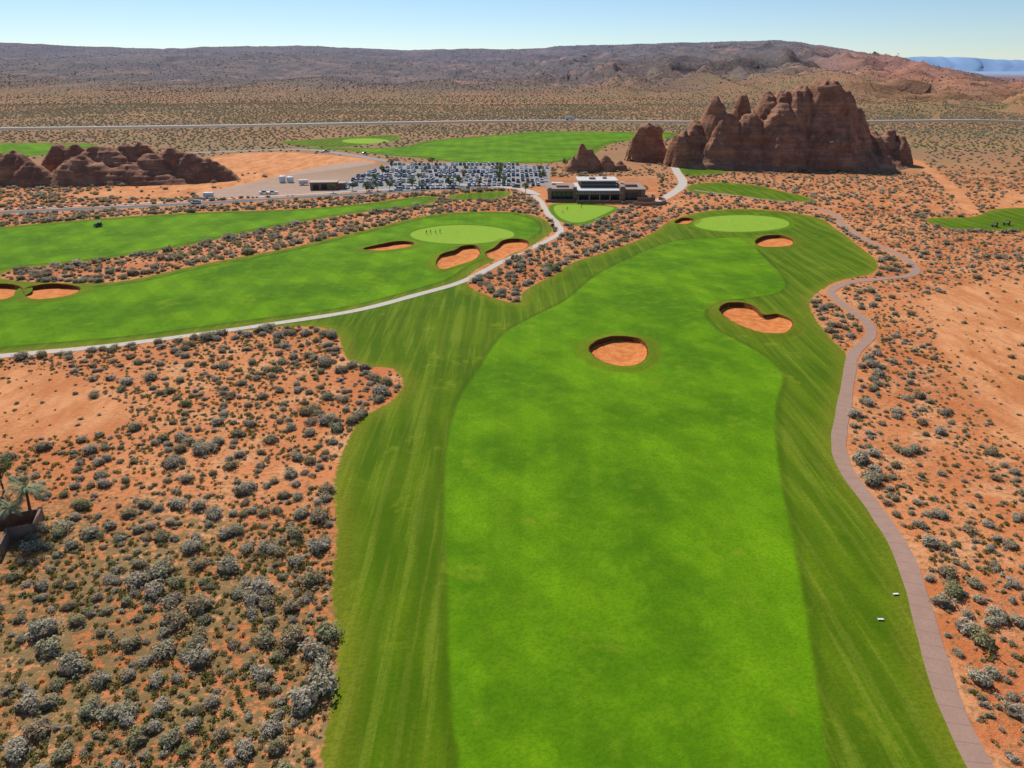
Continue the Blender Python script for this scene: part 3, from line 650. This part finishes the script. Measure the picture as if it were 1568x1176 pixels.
def putcar(x,y,rz,me,nm='parked_car'):
    o=bpy.data.objects.new(nm,me);COL.objects.link(o);o.location=(x,y,.08);o.rotation_euler=(0,0,rz)
stall=[];ncar=0
trees_xy=[]
for ri,(y,xa,xb) in enumerate([(402,-112,14),(413,-112,16),(426,-112,20),(431.5,-112,20),(447,-112,22),(452.5,-112,22),(468,-112,24),(473.5,-112,24),(489,-112,26),(506,-112,26)]):
    x=xa
    while x<xb:
        inside=poly_sd(np.array([x]),np.array([float(y)]),LOT)[0]<-1.5
        if inside:
            stall.append((x-1.38,x-1.28,y-2.7,y+2.7,.065,.07,0))
            q=random.random()
            if int((x+200)/24)%3==ri%3 and (x+200)%24<2.8: trees_xy.append((x,y))
            elif q<.78: putcar(x+random.uniform(-.15,.15),y+random.uniform(-.4,.4),random.choice((0,math.pi))+random.uniform(-.03,.03),random.choice((sed,suv,suv,pick,sed)));ncar+=1
        x+=2.75
boxes('stall_lines',stall,[WHITE],lot)
print('cars',ncar)
for u,v,rz in ((418,297,1.7),(405,297,1.6),(300,312,1.6),(610,291,1.7),(560,236,1.3),(500,233,1.3),(790,287,1.2)):
    x,y=G(u,v);putcar(x,y,rz,random.choice((suv,pick)))
x,y=G(872,187);o=boxes('box_truck',[(-5,2.2,-1.25,1.25,1.1,4.2,0),(2.5,4.6,-1.15,1.15,.7,2.9,0),(4.62,4.66,-1,1,1.9,2.7,1),(-4.8,4.4,-.5,.5,.6,1.08,2)]+[(a,a+.9,s-.15,s+.15,0,.9,2) for a in(-4,-2.8,3) for s in(-1,1)],[WHITE,GL,TY]);o.location=(x,y,float(hfun(x,y))+2.3);
# ------------------------------------------------------------------ trees
LEAF=bush_mat('tree_leaf',[(0,(.13,.19,.05)),(.5,(.18,.23,.08)),(1,(.24,.26,.13))],(.07,.10,.03))
BARK=flat('bark',(.12,.08,.05),.95,.3,4)
def tree_mesh(seed,h=6.):
    r=np.random.RandomState(seed);V=[];Fc=[];mi=[]
    cyl(V,Fc,mi,(0,0,-.2),(.1,.05,h*.4),.17,.12,1,8);cs=[]
    for i in range(8):
        a=i*2.4+r.rand();e=Vector((math.cos(a)*r.uniform(.6,1.8),math.sin(a)*r.uniform(.6,1.8),h*r.uniform(.5,.88)))
        cyl(V,Fc,mi,(.1,.05,h*.33),e,.09,.03,1,6);cs.append((e,r.uniform(.7,1.15)))
        e2=e+Vector((r.normal()*.7,r.normal()*.7,r.uniform(-.4,.5)));cyl(V,Fc,mi,e,e2,.03,.015,1,5);cs.append((e2,r.uniform(.5,.8)))
    for e,R in cs:
        for q in range(75):
            d=Vector(r.normal(size=3)).normalized();p=e+d*R*r.uniform(.4,1.1);nn=(d+Vector(r.normal(size=3))*.5).normalized();t=nn.orthogonal().normalized();b=nn.cross(t);s=.2*r.uniform(.6,1.5);k=len(V)
            V+=[p-b*s*.5,p+t*s,p+b*s*.5,p-t*s*.6];Fc.append((k,k+1,k+2,k+3));mi.append(0)
    return mk('tree_shape',V,Fc,[LEAF,BARK],mi,False,None,False).data
TM=[tree_mesh(i) for i in range(4)]
def puttree(x,y,s=1.):
    o=bpy.data.objects.new('tree',random.choice(TM));COL.objects.link(o);o.location=(x,y,float(hfun(x,y)));o.scale=(s,s,s*random.uniform(.85,1.1));o.rotation_euler=(0,0,random.uniform(0,6))
for x,y in trees_xy: puttree(x,y,random.uniform(.7,1.15))
for u,v in ((578,292),(597,291),(645,291),(690,288),(735,286),(772,283),(832,272),(540,292),(562,294),(510,295),(805,296),(865,256),(985,300),(1012,285)): puttree(*G(u,v),random.uniform(.7,1.1))
x,y=G(6,752);puttree(x,y,1.);x,y=G(-22,735);puttree(x,y,1.3)
# palms
FR=M('palm_frond',.7,.2);FR.col(FR.mix(FR.noise(3,2),(.20,.23,.10),(.34,.36,.20)));FR=FR.m
def palm(x,y,h,nf=34,L=2.4,seed=1):
    r=np.random.RandomState(seed);V=[];Fc=[];mi=[]
    prev=Vector((0,0,-.2))
    for i in range(6):
        p=Vector((.08*i*math.sin(seed),.05*i,h*(i+1)/6));cyl(V,Fc,mi,prev,p,.26-.02*i,.25-.02*i,1,9);prev=p
    top=prev
    for f in range(nf):
        a=f*2.4;el=r.uniform(-.5,1.25);d=Vector((math.cos(a)*math.cos(el),math.sin(a)*math.cos(el),math.sin(el)))
        side=Vector((-math.sin(a),math.cos(a),0));p=top.copy();ln=L*r.uniform(.8,1.1);m=9
        for s in range(m):
            q=p+d*ln/m;d=(d+Vector((0,0,-.12))).normalized();w=.03
            k=len(V);V+=[p-side*w,q-side*w,q+side*w,p+side*w];Fc.append((k,k+1,k+2,k+3));mi.append(0)
            if s>0:
                for sg in (-1,1):
                    for hh in (0,.5):
                        b0=p.lerp(q,hh);tp=b0+side*sg*.62*math.sin((s+hh)/m*3.0+.3)+d*.28+Vector((0,0,-.14));k=len(V)
                        V+=[b0-d*.05,tp,b0+d*.07];Fc.append((k,k+1,k+2));mi.append(0)
            p=q
    o=mk('palm_tree',V,Fc,[FR,BARK],mi);o.location=(x,y,float(hfun(x,y)))
x,y=G(52,806);palm(x,y,6.2,48,3.4,1)
x,y=G(20,812);palm(x,y,3.6,30,2.4,2)
# adobe house and yard walls
ad=flat('adobe_wall',(.26,.165,.12),.95,.15,1.5)
hx,hy=G(78,792)
hs=empty('adobe_house',hx,hy,0,math.radians(20))
boxes('walls',[(-24,-10,-12,3,0,3.4,0),(-22,-14,-20,-12.02,0,3.0,0)],[ad],hs)
boxes('roof',[(-24.4,-9.6,-12.4,3.4,3.42,3.75,0),(-22.3,-13.7,-20.3,-12.42,3.02,3.3,0)],[flat('flat_roof_gravel',(.30,.22,.17))],hs)
boxes('windows',[(-9.99,-9.9,-9,-7,.9,2.4,0),(-9.99,-9.9,-4,-1,.1,2.4,0)],[GL],hs)
wx=empty('garden_wall',hx,hy,0,math.radians(20))
boxes('wall_runs',[(-9.4,-1.2,0,.35,0,1.7,0),(-1.2,-.85,-4,.35,0,1.7,0),(-4,-1.22,-4.35,-4,0,1.8,0),(-4.35,-4,-8,-4.02,0,1.8,0),(-7,-4.37,-8.35,-8,0,1.9,0),(-7.35,-7,-14,-8.02,0,1.9,0),(-1.35,-.7,.2,.5,1.72,1.85,0)],[ad],wx)
po=empty('swimming_pool',hx,hy,0,math.radians(20))
W=M('pool_water',.05,.5);W.col((.02,.13,.36));W=W.m
boxes('pool_water',[(-9,-7.6,-12,-6,.0,.35,0)],[W],po);boxes('coping',[(-9.3,-9.02,-12.3,-5.7,0,.42,0),(-7.58,-7.4,-12.3,-5.7,0,.42,0),(-9,-7.6,-5.98,-5.7,0,.42,0)],[STONE],po)
# ------------------------------------------------------------------ golf carts, people, small things
CW=flat('cart_body',(.55,.53,.48),.4);SEATM=flat('cart_seat',(.25,.20,.15),.7);CDK=flat('cart_body_dark',(.06,.07,.08),.4)
def cart(x,y,rz,body):
    V=[];Fc=[];mi=[]
    def bx(x0,x1,y0,y1,z0,z1,m,tp=0):
        k=len(V);V.extend([(x0,y0,z0),(x1,y0,z0),(x1,y1,z0),(x0,y1,z0),(x0+tp,y0+tp,z1),(x1-tp,y0+tp,z1),(x1-tp,y1-tp,z1),(x0+tp,y1-tp,z1)])
        for f in ((0,3,2,1),(4,5,6,7),(0,1,5,4),(1,2,6,5),(2,3,7,6),(3,0,4,7)): Fc.append([k+i for i in f]);mi.append(m)
    bx(-.58,.58,-1.15,1.15,.25,.38,0);bx(-.56,.56,.65,1.2,.39,.85,0,.1);bx(-.56,.56,-.6,.0,.39,.68,0,.03);bx(-.55,.55,-.55,.05,.69,.8,1,.02);bx(-.55,.55,-.68,-.56,.8,1.25,1,.02);bx(-.56,.56,-1.2,-.7,.39,.75,0,.05)
    bx(-.62,.62,-1.0,.85,1.85,1.93,0,.06)
    for sx in (-.54,.54):
        cyl(V,Fc,mi,(sx,.72,.8),(sx*.98,.5,1.86),.025,.025,2,6);cyl(V,Fc,mi,(sx,-.68,.7),(sx*.98,-.75,1.86),.025,.025,2,6)
        for yy in (-.8,.85): cyl(V,Fc,mi,(sx*.8,yy,.22),(sx*1.12,yy,.22),.22,.22,2,12)
    cyl(V,Fc,mi,(-.25,.55,.85),(-.25,.3,1.05),.02,.02,2,6);cyl(V,Fc,mi,(-.25,.32,1.03),(-.25,.29,1.06),.17,.17,2,10)
    for s in (-.25,.25): cyl(V,Fc,mi,(s,-1.0,.75),(s,-1.1,1.55),.12,.14,2,8)
    o=mk('golf_cart',V,Fc,[body,SEATM,TY],mi);o.location=(x,y,float(hfun(x,y))+.09);o.rotation_euler=(0,0,rz)
for i,(u,v,rz) in enumerate(((846,346,.2),(148,346,1.2),(153,345,1.0),(1522,347,1.5),(1541,344,1.3),(846,300,.5),(853,300,.4),(860,302,.5),(868,304,.6),(1005,314,1.5))): cart(*G(u,v),rz,CDK if i<5 else CW)
def person(x,y,rz,shirt,pants,pose):
    lean=.25 if pose=='putt' else 0
    J={'pelvis':(0,0,.95),'waist':(0,.02+lean*.3,1.12),'chest':(0,lean*.9,1.34),'neck':(0,lean*1.2,1.5),'head':(0,.02+lean*1.45,1.62),'crown':(0,.02+lean*1.6,1.75),
       'hl':(-.11,0,.9),'kl':(-.14,.04,.5),'al':(-.16,0,.09),'tl':(-.18,.17,.04),'hr':(.11,0,.9),'kr':(.14,.04,.5),'ar':(.16,0,.09),'tr':(.18,.17,.04),
       'sl':(-.19,lean*1.0,1.43),'sr':(.19,lean*1.0,1.43)}
    if pose=='putt': J.update(el=(-.2,.35,1.15),wl=(-.04,.45,.92),fl=(-.02,.47,.83),er=(.2,.35,1.15),wr=(.04,.45,.92),fr=(.02,.47,.80))
    else: J.update(el=(-.25,-.03,1.16),wl=(-.24,.1,.93),fl=(-.23,.14,.83),er=(.27,.0,1.16),wr=(.2,.18,1.02),fr=(.17,.24,.95))
    E=[('pelvis','waist'),('waist','chest'),('chest','neck'),('neck','head'),('head','crown'),('pelvis','hl'),('hl','kl'),('kl','al'),('al','tl'),('pelvis','hr'),('hr','kr'),('kr','ar'),('ar','tr'),('chest','sl'),('sl','el'),('el','wl'),('wl','fl'),('chest','sr'),('sr','er'),('er','wr'),('wr','fr')]
    R=dict(pelvis=.15,waist=.13,chest=.15,neck=.055,head=.095,crown=.07,hl=.1,hr=.1,kl=.065,kr=.065,al=.045,ar=.045,tl=.04,tr=.04,sl=.06,sr=.06,el=.042,er=.042,wl=.03,wr=.03,fl=.035,fr=.035)
    ks=list(J);me=bpy.data.meshes.new('golfer');me.from_pydata([J[k] for k in ks],[(ks.index(a),ks.index(b)) for a,b in E],[])
    o=bpy.data.objects.new('golfer',me);COL.objects.link(o)
    sk=o.modifiers.new('skin','SKIN')
    lay=me.skin_vertices[0] if me.skin_vertices else None
    if lay is None:
        bpy.context.view_layer.objects.active=o;bpy.ops.mesh.customdata_skin_add();lay=me.skin_vertices[0]
    for i,k in enumerate(ks): lay.data[i].radius=(R[k],R[k]*(.75 if k in('chest','pelvis','waist') else 1));lay.data[i].use_root=(k=='pelvis')
    sb=o.modifiers.new('sub','SUBSURF');sb.levels=1;sb.render_levels=1
    m=M('golfer_clothes',.9,.1);Z=m.sep(m.obj())[2]
    m.col(m.ramp(m.mth('DIVIDE',Z,2.),[(0,(.5,.5,.5)),(.05,pants),(.49,shirt),(.735,(.42,.24,.17)),(.84,(.6,.6,.58))],True));me.materials.append(m.m)
    V=[];Fc=[];mi=[];f=J['fr'];cyl(V,Fc,mi,f,(f[0]+.05,f[1]+.28,.03),.018,.012,0,6);cyl(V,Fc,mi,(f[0]-.02,f[1]+.28,.02),(f[0]+.12,f[1]+.28,.02),.03,.03,0,6)
    c=mk('golf_club',V,Fc,[TRIM],mi,False,o)
    o.location=(x,y,float(hfun(x,y)));o.rotation_euler=(0,0,rz)
ws=(.7,.7,.68);nv=(.03,.04,.08);rdc=(.4,.05,.04);kh=(.28,.22,.15);bk=(.03,.03,.03)
for u,v,rz,s,p,po_ in ((653,358,.3,bk,nv,'stand'),(660,357,2,nv,bk,'putt'),(667,357,4,ws,nv,'stand'),(674,356,1,bk,kh,'stand'),(862,327,2,ws,kh,'stand'),(868,322,4,rdc,bk,'putt'),(890,319,1,nv,kh,'stand'),(1536,346,2,nv,bk,'stand')): person(*G(u,v),rz,s,p,po_)
FL=flat('flag_cloth',(.75,.72,.1),.8)
for u,v in ((700,362),(1120,346),(885,322)):
    x,y=G(u,v);V=[];Fc=[];mi=[];cyl(V,Fc,mi,(0,0,0),(0,0,2.3),.025,.02,0,8);k=len(V)
    V+=[(0,0,2.25),(.25,.03,2.22),(.5,-.02,2.1),(.25,.03,1.98),(0,0,1.9)];Fc.append((k,k+1,k+2,k+3,k+4));mi.append(1)
    o=mk('golf_flag',V,Fc,[WHITE,FL],mi);o.location=(x,y,float(hfun(x,y)))
for u,v,rz in ((1371,912,.1),(1348,950,.0)):
    x,y=G(u,v);o=boxes('tee_sign',[(-.36,.36,-.13,.13,.10,.15,0),(-.28,-.2,-.07,.07,0,.095,1),(.2,.28,-.07,.07,0,.095,1)],[WHITE,TRIM]);o.location=(x,y,float(hfun(x,y)));o.rotation_euler=(0,0,rz)
x,y=G(1516,1000);V=[];Fc=[];mi=[];cyl(V,Fc,mi,(0,0,0),(0,0,1.5),.09,.08,0,8);cyl(V,Fc,mi,(0,0,1.5),(0,0,1.75),.16,.05,0,8);o=mk('marker_post',V,Fc,[flat('green_post',(.05,.10,.05))],mi);o.location=(x,y,float(hfun(x,y)))
# ------------------------------------------------------------------ light, sky, camera
el=math.radians(42);az=math.radians(-24)
S=Vector((math.sin(az)*math.cos(el),math.cos(az)*math.cos(el),math.sin(el)))
l=bpy.data.lights.new('sun','SUN');l.energy=5.;l.angle=math.radians(.5);l.color=(1,.95,.87);lo=bpy.data.objects.new('sun',l);COL.objects.link(lo);lo.rotation_euler=S.to_track_quat('Z','Y').to_euler()
w=bpy.data.worlds.new('World');scn.world=w;w.use_nodes=True;nt=w.node_tree
sk=nt.nodes.new('ShaderNodeTexSky');sk.sky_type='NISHITA';sk.sun_disc=False;sk.sun_elevation=el;sk.sun_rotation=az%(2*math.pi);sk.altitude=1500;sk.air_density=1.;sk.dust_density=.05;sk.ozone_density=5.
nt.links.new(sk.outputs[0],nt.nodes['Background'].inputs[0]);nt.nodes['Background'].inputs[1].default_value=.10
cam=bpy.data.cameras.new('camera');co=bpy.data.objects.new('camera',cam);COL.objects.link(co);co.location=(0,0,CH);co.rotation_euler=(math.pi/2-P,0,0)
cam.sensor_width=36;cam.lens=36*F/1568;cam.clip_end=80000;cam.clip_start=.5;scn.camera=co
scn.view_settings.view_transform='Standard';scn.view_settings.look='None';scn.view_settings.exposure=0
